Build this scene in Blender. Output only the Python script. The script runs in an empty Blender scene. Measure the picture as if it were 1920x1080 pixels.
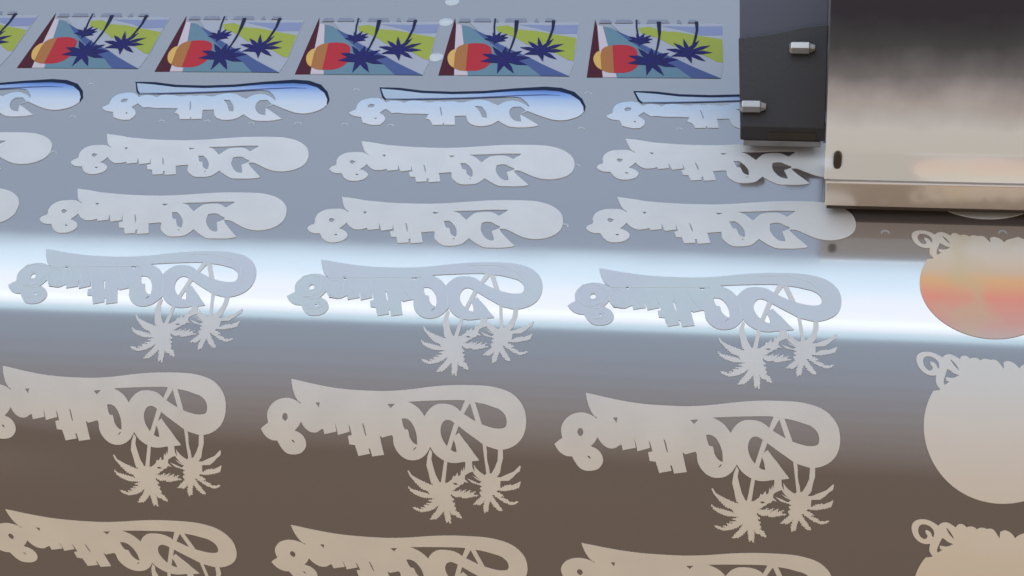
import bpy, math, json
from mathutils import Vector, Euler, Matrix
from mathutils.geometry import delaunay_2d_cdt
DATA = json.loads(r'''{"sh":{"body":[[[0.0,0.0],[0.00306,-0.00051],[0.00681,-0.00131],[0.01117,-0.00208],[0.01674,-0.00295],[0.02228,-0.0035],[0.02778,-0.00373],[0.03508,-0.00378],[0.03978,-0.0037],[0.04618,-0.00315],[0.05191,-0.00232],[0.05763,-0.00129],[0.06398,-0.0005],[0.06969,-8e-05],[0.07731,6e-05],[0.0827,-0.00017],[0.08746,-0.00123],[0.09095,-0.00257],[0.09383,-0.00475],[0.0961,-0.00775],[0.09726,-0.01059],[0.09767,-0.0144],[0.09729,-0.01758],[0.09613,-0.02048],[0.09402,-0.0228],[0.09126,-0.02436],[0.08877,-0.02502],[0.08658,-0.02512],[0.08437,-0.02453],[0.08184,-0.02386],[0.07992,-0.02284],[0.07799,-0.0215],[0.07606,-0.02032],[0.0738,-0.01884],[0.07187,-0.0175],[0.07041,-0.01651],[0.06864,-0.01541],[0.06734,-0.01452],[0.06574,-0.01411],[0.06418,-0.01482],[0.06329,-0.01662],[0.06312,-0.01886],[0.06359,-0.02075],[0.06445,-0.02262],[0.06594,-0.02453],[0.06772,-0.02597],[0.06869,-0.02657],[0.06996,-0.02667],[0.06939,-0.02366],[0.06871,-0.02226],[0.06853,-0.02163],[0.06927,-0.02016],[0.07066,-0.01914],[0.07115,-0.01976],[0.07296,-0.02205],[0.07427,-0.02342],[0.07559,-0.02511],[0.07723,-0.02727],[0.07887,-0.02912],[0.07904,-0.02959],[0.07638,-0.03005],[0.0726,-0.0304],[0.07041,-0.03094],[0.06789,-0.03106],[0.06597,-0.03064],[0.06405,-0.02986],[0.06243,-0.02881],[0.06113,-0.02774],[0.05998,-0.02635],[0.05924,-0.0251],[0.05855,-0.02642],[0.05734,-0.02825],[0.05516,-0.02998],[0.05264,-0.03066],[0.05008,-0.03056],[0.04782,-0.02953],[0.04585,-0.02768],[0.0445,-0.02549],[0.04406,-0.02359],[0.0439,-0.02167],[0.04339,-0.02106],[0.04308,-0.02107],[0.0395,-0.02221],[0.03842,-0.02144],[0.03895,-0.02368],[0.03964,-0.02637],[0.04032,-0.02893],[0.03551,-0.02978],[0.03485,-0.02782],[0.03452,-0.02677],[0.03391,-0.02659],[0.03452,-0.02876],[0.02977,-0.02982],[0.0291,-0.0278],[0.02828,-0.02555],[0.026,-0.02536],[0.02528,-0.02206],[0.02693,-0.02168],[0.02623,-0.01914],[0.02525,-0.01737],[0.02598,-0.02036],[0.02117,-0.02189],[0.0208,-0.02],[0.01966,-0.01687],[0.02051,-0.02056],[0.01554,-0.02176],[0.015,-0.01966],[0.01424,-0.01985],[0.01247,-0.02123],[0.01033,-0.02133],[0.00847,-0.02057],[0.00688,-0.01912],[0.00557,-0.01721],[0.00459,-0.01923],[0.00312,-0.02076],[0.00545,-0.02162],[0.00703,-0.02307],[0.00801,-0.02485],[0.00808,-0.02698],[0.0069,-0.02888],[0.0054,-0.02988],[0.00296,-0.03038],[0.0005,-0.03019],[-0.00137,-0.02898],[-0.00296,-0.0269],[-0.004,-0.02505],[-0.00609,-0.02506],[-0.00828,-0.02409],[-0.00988,-0.02249],[-0.01103,-0.02056],[-0.0097,-0.01928],[-0.00806,-0.01814],[-0.00871,-0.01557],[-0.00861,-0.01342],[-0.00764,-0.01138],[-0.00591,-0.00944],[-0.00351,-0.00825],[-0.00077,-0.00781],[0.00173,-0.00833],[0.00362,-0.00917],[0.0049,-0.01011],[0.00486,-0.00943],[0.00409,-0.00931],[0.00293,-0.00796],[0.0019,-0.00613],[0.00079,-0.00334]],[[-0.00242,-0.01559],[-0.00217,-0.01451],[-0.00134,-0.01392],[-0.0004,-0.01428],[2e-05,-0.01533],[-0.00014,-0.0164],[-0.00087,-0.0172],[-0.00181,-0.01678]],[[0.00181,-0.02447],[0.0028,-0.02464],[0.00339,-0.02568],[0.00252,-0.02542]],[[0.01115,-0.00936],[0.01298,-0.00928],[0.01263,-0.01139]],[[0.04093,-0.00896],[0.04408,-0.00866],[0.04236,-0.01052]],[[0.03099,-0.0168],[0.03177,-0.01737],[0.03294,-0.02185],[0.03238,-0.02157]],[[0.04942,-0.00773],[0.05435,-0.00725],[0.05912,-0.00687],[0.06864,-0.00628],[0.07244,-0.00627],[0.07657,-0.00691],[0.08006,-0.00733],[0.08387,-0.00846],[0.08673,-0.0093],[0.08898,-0.01129],[0.08983,-0.01348],[0.08974,-0.01571],[0.08883,-0.01671],[0.0857,-0.01701],[0.08254,-0.01637],[0.07968,-0.01548],[0.07729,-0.01454],[0.0723,-0.01173],[0.07085,-0.01083],[0.0697,-0.00959],[0.06712,-0.00824],[0.06393,-0.0079],[0.06108,-0.00819],[0.05891,-0.00959],[0.05739,-0.01144],[0.05641,-0.01325],[0.05516,-0.01154],[0.0535,-0.00983],[0.05121,-0.00847]],[[0.04714,-0.01448],[0.04889,-0.01424],[0.05084,-0.01527],[0.05253,-0.01775],[0.05359,-0.02058],[0.05387,-0.0244],[0.05243,-0.02399],[0.05077,-0.02199],[0.05021,-0.01978],[0.04985,-0.01868],[0.04857,-0.01858],[0.04772,-0.01702]],[[0.05214,-0.0268],[0.05295,-0.02547],[0.05368,-0.02531],[0.05283,-0.02644]]],"palmL":[[[0.06513,-0.0393],[0.06624,-0.03894],[0.06801,-0.0375],[0.06853,-0.036],[0.06924,-0.0364],[0.07031,-0.03473],[0.07063,-0.03618],[0.07145,-0.0357],[0.07179,-0.0332],[0.07225,-0.03434],[0.07288,-0.03228],[0.07307,-0.034],[0.07355,-0.03138],[0.07336,-0.02981],[0.07614,-0.02968],[0.07635,-0.0321],[0.07675,-0.03396],[0.07504,-0.03463],[0.07341,-0.03574],[0.07317,-0.03723],[0.07475,-0.03878],[0.07307,-0.03842],[0.0724,-0.03951],[0.07157,-0.03955],[0.0702,-0.04069],[0.06856,-0.042],[0.06731,-0.04244],[0.0697,-0.04255],[0.07163,-0.04152],[0.07055,-0.04312],[0.07386,-0.0414],[0.07224,-0.04349],[0.07554,-0.04161],[0.07475,-0.04319],[0.07751,-0.04211],[0.07616,-0.04358],[0.07868,-0.0439],[0.07535,-0.04472],[0.07257,-0.04526],[0.07115,-0.04465],[0.06948,-0.04506],[0.06749,-0.04377],[0.06723,-0.04457],[0.06868,-0.04638],[0.06756,-0.04661],[0.06901,-0.0483],[0.06817,-0.04836],[0.0692,-0.05028],[0.06851,-0.05099],[0.06993,-0.05158],[0.07126,-0.05426],[0.06971,-0.05419],[0.06856,-0.05304],[0.06715,-0.05296],[0.06626,-0.05114],[0.0666,-0.05387],[0.06639,-0.05748],[0.06551,-0.05608],[0.06474,-0.05723],[0.06436,-0.05472],[0.06401,-0.05128],[0.06236,-0.05345],[0.06069,-0.05533],[0.058,-0.05569],[0.05953,-0.05329],[0.06091,-0.05148],[0.06254,-0.04837],[0.0606,-0.05015],[0.05808,-0.05166],[0.0547,-0.05229],[0.05213,-0.05136],[0.05098,-0.05025],[0.05297,-0.05046],[0.0544,-0.05105],[0.05581,-0.05113],[0.05438,-0.05021],[0.05693,-0.05021],[0.05578,-0.04929],[0.05888,-0.04876],[0.0569,-0.04839],[0.05999,-0.04771],[0.05772,-0.04704],[0.06108,-0.04594],[0.05572,-0.04572],[0.05316,-0.04476],[0.05087,-0.04332],[0.04985,-0.04121],[0.05142,-0.04235],[0.05426,-0.04312],[0.05652,-0.04362],[0.05894,-0.04458],[0.05777,-0.04292],[0.05565,-0.04212],[0.0542,-0.04066],[0.05248,-0.03894],[0.05074,-0.03694],[0.04984,-0.03492],[0.0504,-0.03474],[0.05158,-0.0366],[0.05357,-0.03768],[0.05642,-0.03903],[0.05897,-0.0401],[0.06039,-0.04047],[0.05922,-0.03887],[0.05842,-0.03506],[0.05765,-0.03248],[0.0581,-0.02872],[0.05913,-0.02583],[0.06001,-0.0272],[0.05967,-0.02978],[0.06047,-0.03291],[0.0614,-0.03608],[0.06288,-0.03898],[0.06344,-0.03895],[0.06404,-0.03565],[0.0649,-0.02982],[0.06595,-0.02478],[0.06864,-0.01541],[0.07085,-0.01083],[0.07259,-0.00604],[0.0748,-0.00594],[0.07453,-0.00742],[0.0723,-0.01173],[0.07041,-0.01651],[0.06927,-0.02016],[0.06854,-0.0221],[0.06757,-0.02598],[0.0662,-0.03073]],[[0.06821,-0.03929],[0.06959,-0.03891],[0.07045,-0.03961],[0.06906,-0.03984]],[[0.07243,-0.04026],[0.07492,-0.03967],[0.07329,-0.04112]]],"palmR":[[[0.08338,-0.03463],[0.0842,-0.0343],[0.08551,-0.03192],[0.08652,-0.0293],[0.08666,-0.02506],[0.08859,-0.02496],[0.0887,-0.02834],[0.08797,-0.03122],[0.08752,-0.03412],[0.0862,-0.03594],[0.08786,-0.03585],[0.08976,-0.03488],[0.09302,-0.0334],[0.09435,-0.03204],[0.09555,-0.03084],[0.09585,-0.03139],[0.0955,-0.03313],[0.09415,-0.03407],[0.09283,-0.03559],[0.09095,-0.03716],[0.08763,-0.0374],[0.08747,-0.04048],[0.08991,-0.039],[0.09239,-0.03886],[0.09457,-0.03785],[0.09578,-0.03705],[0.09568,-0.03809],[0.09518,-0.0396],[0.09301,-0.04063],[0.09026,-0.04124],[0.08639,-0.04136],[0.08585,-0.04194],[0.08782,-0.04275],[0.08896,-0.04361],[0.08731,-0.04402],[0.09069,-0.04523],[0.09043,-0.04572],[0.09155,-0.04597],[0.09321,-0.04587],[0.09458,-0.04548],[0.0938,-0.04663],[0.09187,-0.04717],[0.08907,-0.04644],[0.0865,-0.04469],[0.08394,-0.04282],[0.08484,-0.04479],[0.0863,-0.04693],[0.08719,-0.04849],[0.08808,-0.04992],[0.0867,-0.05017],[0.08468,-0.04832],[0.0832,-0.04568],[0.08258,-0.04812],[0.08184,-0.05115],[0.08134,-0.05034],[0.08074,-0.05173],[0.08025,-0.04958],[0.08074,-0.04726],[0.08111,-0.0458],[0.07935,-0.04767],[0.07825,-0.04823],[0.07767,-0.04745],[0.07615,-0.04803],[0.07763,-0.04617],[0.0798,-0.04415],[0.07892,-0.04265],[0.08028,-0.04165],[0.07915,-0.0411],[0.08008,-0.03969],[0.07769,-0.03907],[0.076,-0.03856],[0.074,-0.03689],[0.07653,-0.03779],[0.0788,-0.03886],[0.08002,-0.03804],[0.07791,-0.03712],[0.07619,-0.03559],[0.07817,-0.03666],[0.07987,-0.03776],[0.07787,-0.03609],[0.07671,-0.03469],[0.07595,-0.0327],[0.07636,-0.03239],[0.07726,-0.03437],[0.07688,-0.03121],[0.07776,-0.0326],[0.07919,-0.03398],[0.08118,-0.03533],[0.08199,-0.0347],[0.08127,-0.02956],[0.08041,-0.02345],[0.07904,-0.02002],[0.07729,-0.01454],[0.0747,-0.00758],[0.07401,-0.00597],[0.07591,-0.00589],[0.07658,-0.007],[0.07984,-0.01554],[0.08183,-0.0237]]],"blob":[[[0.0,0.0],[0.00414,-0.00056],[0.00735,-0.00115],[0.01156,-0.00217],[0.01532,-0.0025],[0.02157,-0.0031],[0.02926,-0.00336],[0.03838,-0.00327],[0.04038,-0.00313],[0.0466,-0.00259],[0.05274,-0.00161],[0.05951,-0.00065],[0.06566,0.00024],[0.07437,0.00069],[0.08061,0.00074],[0.08501,0.00042],[0.08888,-0.0007],[0.09185,-0.00214],[0.09493,-0.00465],[0.09697,-0.00762],[0.09794,-0.0108],[0.09825,-0.01438],[0.09762,-0.01748],[0.09607,-0.01991],[0.09384,-0.0217],[0.09094,-0.02287],[0.08796,-0.02341],[0.08458,-0.02312],[0.08139,-0.02198],[0.07807,-0.01998],[0.0754,-0.01836],[0.07377,-0.01764],[0.0718,-0.01785],[0.0721,-0.01892],[0.07433,-0.02184],[0.07649,-0.02428],[0.07827,-0.02629],[0.07934,-0.02748],[0.0782,-0.02814],[0.07523,-0.02867],[0.07312,-0.02887],[0.07069,-0.02889],[0.06673,-0.029],[0.06408,-0.02747],[0.06168,-0.0257],[0.05973,-0.0239],[0.05856,-0.02541],[0.05716,-0.02733],[0.0547,-0.02838],[0.05045,-0.02871],[0.0485,-0.02809],[0.046,-0.0259],[0.04475,-0.02385],[0.04458,-0.02087],[0.04388,-0.02038],[0.04428,-0.02045],[0.04192,-0.02067],[0.03919,-0.02132],[0.03871,-0.0208],[0.03958,-0.02425],[0.04043,-0.02704],[0.03535,-0.02783],[0.03477,-0.02525],[0.03402,-0.02528],[0.03436,-0.02728],[0.02983,-0.02785],[0.02865,-0.02448],[0.02637,-0.02428],[0.02539,-0.02132],[0.02693,-0.02064],[0.02663,-0.01982],[0.02572,-0.01646],[0.02618,-0.01983],[0.02171,-0.02093],[0.02109,-0.02003],[0.01979,-0.01627],[0.02016,-0.01986],[0.01564,-0.02075],[0.01494,-0.01943],[0.01328,-0.02026],[0.01123,-0.02063],[0.00939,-0.02049],[0.00726,-0.01889],[0.00544,-0.01662],[0.00446,-0.01858],[0.00297,-0.02024],[0.0053,-0.02128],[0.00717,-0.02307],[0.00749,-0.0247],[0.00668,-0.02676],[0.00425,-0.02826],[0.00191,-0.02863],[-0.00022,-0.02855],[-0.00262,-0.02712],[-0.00472,-0.02354],[-0.0076,-0.02357],[-0.00965,-0.02249],[-0.01091,-0.02087],[-0.01038,-0.01907],[-0.00846,-0.01802],[-0.00833,-0.01651],[-0.00885,-0.0148],[-0.00829,-0.01169],[-0.00658,-0.0096],[-0.0041,-0.00828],[0.00167,-0.00792],[0.00373,-0.00897],[0.00481,-0.00974],[0.00495,-0.00937],[0.00329,-0.00831],[0.00182,-0.00538]],[[-0.00268,-0.01499],[-0.00197,-0.014],[5e-05,-0.01488],[-0.00081,-0.01665],[-0.00191,-0.01648]],[[0.00152,-0.02362],[0.00289,-0.02365],[0.00277,-0.02456],[0.00193,-0.02443]],[[0.01116,-0.00936],[0.013,-0.00942],[0.01251,-0.01109]],[[0.04142,-0.00861],[0.04444,-0.00862],[0.04269,-0.0099]],[[0.031,-0.01561],[0.03175,-0.01644],[0.03281,-0.01957],[0.03283,-0.02144],[0.03186,-0.01877]],[[0.05026,-0.00771],[0.0552,-0.00723],[0.05983,-0.00686],[0.06595,-0.00605],[0.07365,-0.00584],[0.07351,-0.00669],[0.07054,-0.00984],[0.0688,-0.00852],[0.06678,-0.00743],[0.06306,-0.00758],[0.06006,-0.0084],[0.059,-0.0096],[0.05685,-0.01289],[0.05518,-0.01113],[0.05288,-0.00845]],[[0.04736,-0.01394],[0.04966,-0.01372],[0.05185,-0.01578],[0.05378,-0.01921],[0.05415,-0.02264],[0.05363,-0.02329],[0.05156,-0.02189],[0.05092,-0.01976],[0.05038,-0.01826],[0.04876,-0.01788]],[[0.05256,-0.02439],[0.0536,-0.02414],[0.0534,-0.02486]],[[0.06378,-0.01464],[0.06521,-0.01382],[0.06767,-0.01372],[0.06941,-0.01508],[0.07174,-0.01632],[0.07174,-0.01741],[0.06876,-0.01927],[0.07008,-0.02328],[0.07028,-0.02474],[0.06924,-0.02499],[0.06697,-0.02403],[0.06505,-0.02135],[0.06371,-0.01839]]],"A":{"maroon":[[0.0004,0.04955],[0.00182,0.04324],[0.00425,0.02318],[0.00747,4e-05],[2e-05,-0.00015]],"stripe":[[0.00191,0.04403],[0.00456,0.04345],[0.00795,0.02745],[0.01409,0.00021],[0.00768,5e-05],[0.00434,0.02318]],"teal":[[0.0047,0.04329],[0.00894,0.0418],[0.01507,0.03568],[0.02157,0.02926],[0.03056,0.02223],[0.04151,0.01499],[0.04808,0.00923],[0.05449,0.005],[0.06206,0.00049],[0.04861,0.00051],[0.01411,-1e-05],[0.00795,0.02745]],"band":[[0.01083,0.03988],[0.01496,0.03684],[0.01861,0.0342],[0.0242,0.02817],[0.03051,0.02298],[0.04146,0.01573],[0.04801,0.01033],[0.05445,0.00573],[0.06206,0.00049],[0.04861,0.00051],[0.04195,0.00835],[0.03321,0.0148],[0.02457,0.02361],[0.01711,0.03185]],"green":[[0.02179,0.04203],[0.02725,0.04331],[0.03351,0.03952],[0.04207,0.03852],[0.05154,0.03562],[0.06218,0.03276],[0.06288,0.01326],[0.06018,0.01394],[0.055,0.01827],[0.04713,0.02485],[0.03862,0.02694],[0.03409,0.03143],[0.02873,0.03517],[0.02345,0.03739]],"lav":[[0.03319,0.04397],[0.04726,0.04367],[0.06206,0.04433],[0.06221,0.03659],[0.05192,0.03624],[0.04408,0.04011],[0.03757,0.04233]],"white":[[0.00814,0.04572],[0.06237,0.04668],[0.06319,0.01106],[0.06206,0.00049],[0.04808,0.00923],[0.04151,0.01499],[0.03056,0.02223],[0.02157,0.02926],[0.01507,0.03568]],"gold":[[0.00474,0.02205],[0.00291,0.02049],[0.00186,0.01633],[0.00249,0.01223],[0.00416,0.00818],[0.00646,0.00602]],"ochre":[[0.00479,0.02205],[0.00707,0.02552],[0.01035,0.02673],[0.01253,0.0036],[0.00959,0.0039],[0.00648,0.00588]],"red":[[0.01035,0.02673],[0.01411,0.02735],[0.01839,0.0269],[0.02157,0.02431],[0.02272,0.02055],[0.02367,0.01161],[0.02288,0.00863],[0.02106,0.00564],[0.01791,0.00374],[0.01253,0.0036]],"crown1":[[0.0366,0.01668],[0.0419,0.01537],[0.03697,0.01294],[0.03225,0.01349],[0.03643,0.01283],[0.04108,0.00907],[0.03619,0.00921],[0.03198,0.01109],[0.03385,0.00796],[0.0358,0.00199],[0.03244,0.00553],[0.03012,0.00854],[0.02935,0.00607],[0.02779,0.00179],[0.02728,0.00719],[0.02697,0.0104],[0.023,0.01062],[0.01847,0.01148],[0.02245,0.01433],[0.02597,0.01417],[0.02259,0.01443],[0.01834,0.01782],[0.02273,0.01812],[0.02617,0.01662],[0.02458,0.01883],[0.02262,0.02433],[0.02588,0.02149],[0.02772,0.01926],[0.02804,0.0207],[0.0291,0.02485],[0.03017,0.02023],[0.03066,0.01845],[0.03351,0.01982],[0.03736,0.02087],[0.03459,0.01638],[0.03205,0.01528]],"crown2":[[0.0531,0.02283],[0.05774,0.02132],[0.05323,0.01991],[0.0487,0.02042],[0.0516,0.01836],[0.0546,0.01418],[0.05099,0.01578],[0.04802,0.01811],[0.04826,0.01628],[0.04831,0.01218],[0.04676,0.01546],[0.04531,0.01768],[0.04196,0.01791],[0.03861,0.0179],[0.0414,0.02073],[0.0439,0.0212],[0.04017,0.02144],[0.0361,0.02386],[0.04021,0.02435],[0.04394,0.02294],[0.04162,0.02486],[0.03909,0.02924],[0.04236,0.02735],[0.04464,0.02492],[0.04397,0.02801],[0.04368,0.03316],[0.04549,0.02887],[0.04664,0.02569],[0.04867,0.02866],[0.05133,0.03178],[0.04994,0.02659],[0.04824,0.02371],[0.05216,0.02637],[0.0566,0.02732],[0.05278,0.02356],[0.04865,0.02208]],"crown3":[[0.02658,0.03289],[0.02915,0.03248],[0.02691,0.03075],[0.02492,0.03081],[0.02627,0.03103],[0.02833,0.0294],[0.02624,0.0289],[0.02438,0.02823],[0.02371,0.0279],[0.02309,0.02624],[0.02251,0.02823],[0.02195,0.02872],[0.01993,0.02968],[0.01763,0.03071],[0.01974,0.03184],[0.02134,0.03136],[0.01979,0.03182],[0.01776,0.03418],[0.02004,0.03386],[0.02162,0.03292],[0.02135,0.03374],[0.02096,0.03657],[0.02232,0.03478],[0.02298,0.03405],[0.0238,0.03539],[0.02515,0.03742],[0.02488,0.03416],[0.02435,0.03289],[0.02591,0.03451],[0.0283,0.03532],[0.02655,0.03253],[0.02478,0.03173]],"trunk1":[[0.03034,0.04769],[0.03249,0.04773],[0.03295,0.03835],[0.03257,0.0291],[0.03172,0.02075],[0.03072,0.01474],[0.03019,0.01622],[0.03123,0.02451],[0.03175,0.03446]],"trunk2":[[0.04871,0.04801],[0.05041,0.04804],[0.05064,0.04023],[0.04999,0.03328],[0.0488,0.02489],[0.04755,0.02486],[0.0486,0.03172],[0.04937,0.04021]],"trunk3":[[0.02013,0.0491],[0.02099,0.04911],[0.02145,0.04203],[0.02264,0.03428],[0.02179,0.03426],[0.02063,0.04201]],"tx0":[[0.00271,0.04602],[0.00307,0.04896],[0.00761,0.04904],[0.00867,0.04692],[0.0084,0.04612]],"tx1":[[0.01025,0.04615],[0.01063,0.04909],[0.01775,0.04921],[0.01879,0.04709],[0.01851,0.0463]],"tx2":[[0.02018,0.04593],[0.02055,0.04926],[0.02141,0.04928],[0.02247,0.04676],[0.0222,0.04597]],"tx3":[[0.02554,0.04603],[0.02592,0.04935],[0.03557,0.04952],[0.0366,0.04701],[0.03632,0.04622]],"tx4":[[0.04007,0.04629],[0.04049,0.0496],[0.04135,0.04962],[0.04237,0.04711],[0.04207,0.04632]],"tx5":[[0.04535,0.04717],[0.04583,0.0497],[0.04946,0.04976],[0.05041,0.04804],[0.05012,0.04725]]},"circ":[[[0.00882,-0.01233],[0.00742,-0.01014],[0.00718,-0.00837],[0.00738,-0.0062],[0.00547,-0.00647],[0.00316,-0.00563],[0.00121,-0.0034],[0.00028,-0.00103],[1e-05,0.00106],[0.00063,0.00291],[0.00236,0.00408],[0.00482,0.00434],[0.00711,0.00367],[0.00897,0.0025],[0.0099,0.00192],[0.01073,0.00299],[0.01227,0.00359],[0.01386,0.00318],[0.01549,0.00212],[0.01631,0.00153],[0.0168,0.00271],[0.01789,0.00316],[0.01901,0.00297],[0.0202,0.00181],[0.02107,0.00228],[0.02263,0.00229],[0.02403,0.00127],[0.0251,0.00201],[0.02644,0.00201],[0.02758,0.00156],[0.02889,0.0019],[0.03026,0.00134],[0.03126,-0.00016],[0.03253,-0.0022],[0.03253,0.0007],[0.03403,0.00152],[0.03539,0.00113],[0.03679,0.00018],[0.03816,-0.00171],[0.03927,-0.00032],[0.04119,0.00058]],[[0.0025,-0.00036],[0.00275,0.00123],[0.0036,0.00211],[0.00494,0.00226],[0.00654,0.00172],[0.00797,0.00037],[0.00864,-0.00131],[0.00842,-0.00321],[0.00795,-0.00297],[0.00741,-0.00138],[0.00644,-0.00038],[0.00531,-0.00019],[0.00526,-0.00125],[0.00625,-0.0028],[0.00587,-0.00392],[0.00488,-0.00426],[0.0037,-0.00351],[0.00282,-0.00194]],[[0.01276,0.00105],[0.01332,0.00096],[0.01505,-0.00144],[0.0161,-0.00367],[0.01417,-0.00176]],[[0.01158,-0.00328],[0.01227,-0.00351],[0.01395,-0.00505],[0.01591,-0.00576],[0.01376,-0.00719],[0.01092,-0.00681],[0.01114,-0.00839],[0.01218,-0.00876],[0.01048,-0.01022],[0.0101,-0.00964],[0.01011,-0.00817],[0.01101,-0.00497]]]},"I":{"P":[["P1","1",[-0.1214,-0.03879,0.9811,-0.01695,0.02155,1.01517]],["P1","2",[0.00059,-0.03995,0.97101,-0.016,0.01927,1.00315]],["P1","3",[0.1176,-0.03996,0.99816,-0.0095,0.00661,0.99268]],["P2","1",[-0.12268,-0.0998,0.98594,-0.0329,0.00194,0.98947]],["P2","2",[-0.00052,-0.10021,0.97848,-0.01778,0.00631,0.99818]],["P2","3",[0.11775,-0.10088,1.0,-0.0,-0.0,1.0]],["P3","1",[-0.12238,-0.16219,0.98807,-0.02179,-0.01679,0.9608]],["P3","2",[-0.00058,-0.16216,0.97987,0.00186,-0.01035,1.01765]],["P3","3",[0.11718,-0.16323,1.0,0.0,0.0,1.0]]],"B":[["B2","1",[-0.11895,0.04071,1.00616,-0.03725,-0.00616,1.06075]],["B2","2",[0.00215,0.03916,0.99884,-0.02364,-0.01255,1.02149]],["B2","3",[0.12083,0.04505,1.01304,-0.02104,-0.00788,1.0386]],["B3","1",[-0.11939,-0.00047,1.00738,-0.01359,-0.00576,1.00258]],["B3","2",[0.00174,-0.00151,1.0,-0.0,-0.0,1.0]],["B3","3",[0.12116,0.00308,1.01621,0.0072,-0.00571,0.9939]],["B2","0",[-0.23973,0.03984,1.0,0.0,0.0,1.0]],["B3","0",[-0.24063,-0.00196,1.0,0.0,0.0,1.0]]],"T":[["B1","1",[-0.11812,0.08355,0.9939,-0.03863,0.00578,1.0748]],["B1","2",[0.0022,0.08205,0.99788,-0.01611,-0.00727,1.0346]],["B1","3",[0.12148,0.08226,1.0,0.0,0.0,1.0]],["B1","0",[-0.23878,0.08163,1.0,0.0,0.0,1.0]]]},"A":[[-0.25395,0.0945],[-0.18247,0.09386],[-0.11148,0.09236],[-0.04135,0.09183],[0.02826,0.09267],[0.09857,0.09267]],"th":[0.13467,0.13455,0.29491,0.76112,1.4405],"pos":[0.1926210954044683,-0.5826665204429401,0.46172269161652396],"rot":[0.8574626771122723,0.07630914969946567,0.1377026611902753],"f":3291.8717251804815,"CO":[[0.24297,-0.01738],[0.24341,-0.08128],[0.24291,-0.14803]]}''')
scene = bpy.context.scene
COL = scene.collection

# ---------------------------------------------------------------- camera
cam_d = bpy.data.cameras.new('camera'); cam = bpy.data.objects.new('camera', cam_d); COL.objects.link(cam)
cam.location = DATA['pos']; cam.rotation_euler = Euler(DATA['rot'], 'XYZ')
cam_d.sensor_width = 36; cam_d.lens = DATA['f'] / 1920 * 36
cam_d.clip_start = 0.01; cam_d.clip_end = 50
scene.camera = cam
# ---------------------------------------------------------------- world and lamps
w = bpy.data.worlds.new('World'); scene.world = w; w.use_nodes = True
bg = w.node_tree.nodes['Background']; bg.inputs[1].default_value = 1.0
wn = w.node_tree; wt = wn.nodes.new('ShaderNodeTexCoord'); ws = wn.nodes.new('ShaderNodeSeparateXYZ'); wr = wn.nodes.new('ShaderNodeValToRGB')
wa = wn.nodes.new('ShaderNodeMapRange'); wa.inputs[1].default_value = -1; wa.inputs[2].default_value = 1
wn.links.new(wt.outputs['Generated'], ws.inputs[0]); wn.links.new(ws.outputs[1], wa.inputs[0]); wn.links.new(wa.outputs[0], wr.inputs[0]); wn.links.new(wr.outputs[0], bg.inputs[0])
wr.color_ramp.elements[0].position = 0.30; wr.color_ramp.elements[0].color = (0.22, 0.175, 0.145, 1)   # warm room in front of the printer
wr.color_ramp.elements[1].position = 0.68; wr.color_ramp.elements[1].color = (0.12, 0.15, 0.20, 1)  # cool printer interior behind
def area(name, loc, target, sx, sy, radiance, color, spread=180):
    l = bpy.data.lights.new(name, 'AREA'); l.shape = 'RECTANGLE'; l.size = sx; l.size_y = sy
    l.energy = radiance * math.pi * sx * sy; l.color = color; l.spread = math.radians(spread)
    o = bpy.data.objects.new(name, l); COL.objects.link(o); o.location = loc
    d = Vector(target) - Vector(loc); o.rotation_euler = d.to_track_quat('-Z', 'Y').to_euler()
    return o
area('led_strip_lamp', (0.02, 0.120, 0.300), (0.02, 0.120, 0), 1.3, 0.064, 2.45, (1.0, 0.985, 1.0))
area('led_edge_lamp', (0.02, 0.163, 0.3003), (0.02, 0.163, 0), 1.3, 0.022, 2.35, (0.66, 0.88, 1.0))
area('led_edge_lamp', (0.02, 0.0785, 0.3003), (0.02, 0.0785, 0), 1.3, 0.019, 1.75, (0.64, 0.92, 1.0))
area('rear_hood_lamp', (0.04, 0.80, 0.72), (0.04, 0.02, 0.0), 1.9, 0.86, 1.14, (0.56, 0.72, 0.97))
for k_ in range(14):
    area('overhead_lamp', (0.08, 0.22-0.1*k_, 0.56), (0.08, 0.22-0.1*k_, 0), 1.25, 0.1, 1.02*(1-k_/14)**1.45, (0.58+0.032*k_, 0.76+0.006*k_, 1.0-0.016*k_))
area('added_side_fill', (-2.1, -2.1, 0.12), (0.1, -0.06, 0), 1.5, 1.2, 7.3, (1.0, 0.82, 0.60))  # added warm fill for ink and cover, placed where the film never mirrors it
area('added_side_fill', (2.7, -1.8, 0.12), (0.1, -0.06, 0), 1.5, 1.2, 7.3, (1.0, 0.82, 0.60))  # matching added fill on the right, out of view
scene.view_settings.view_transform = 'Standard'; scene.view_settings.look = 'None'
scene.view_settings.exposure = 0; scene.view_settings.gamma = 1
scene.render.engine = 'CYCLES'

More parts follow.
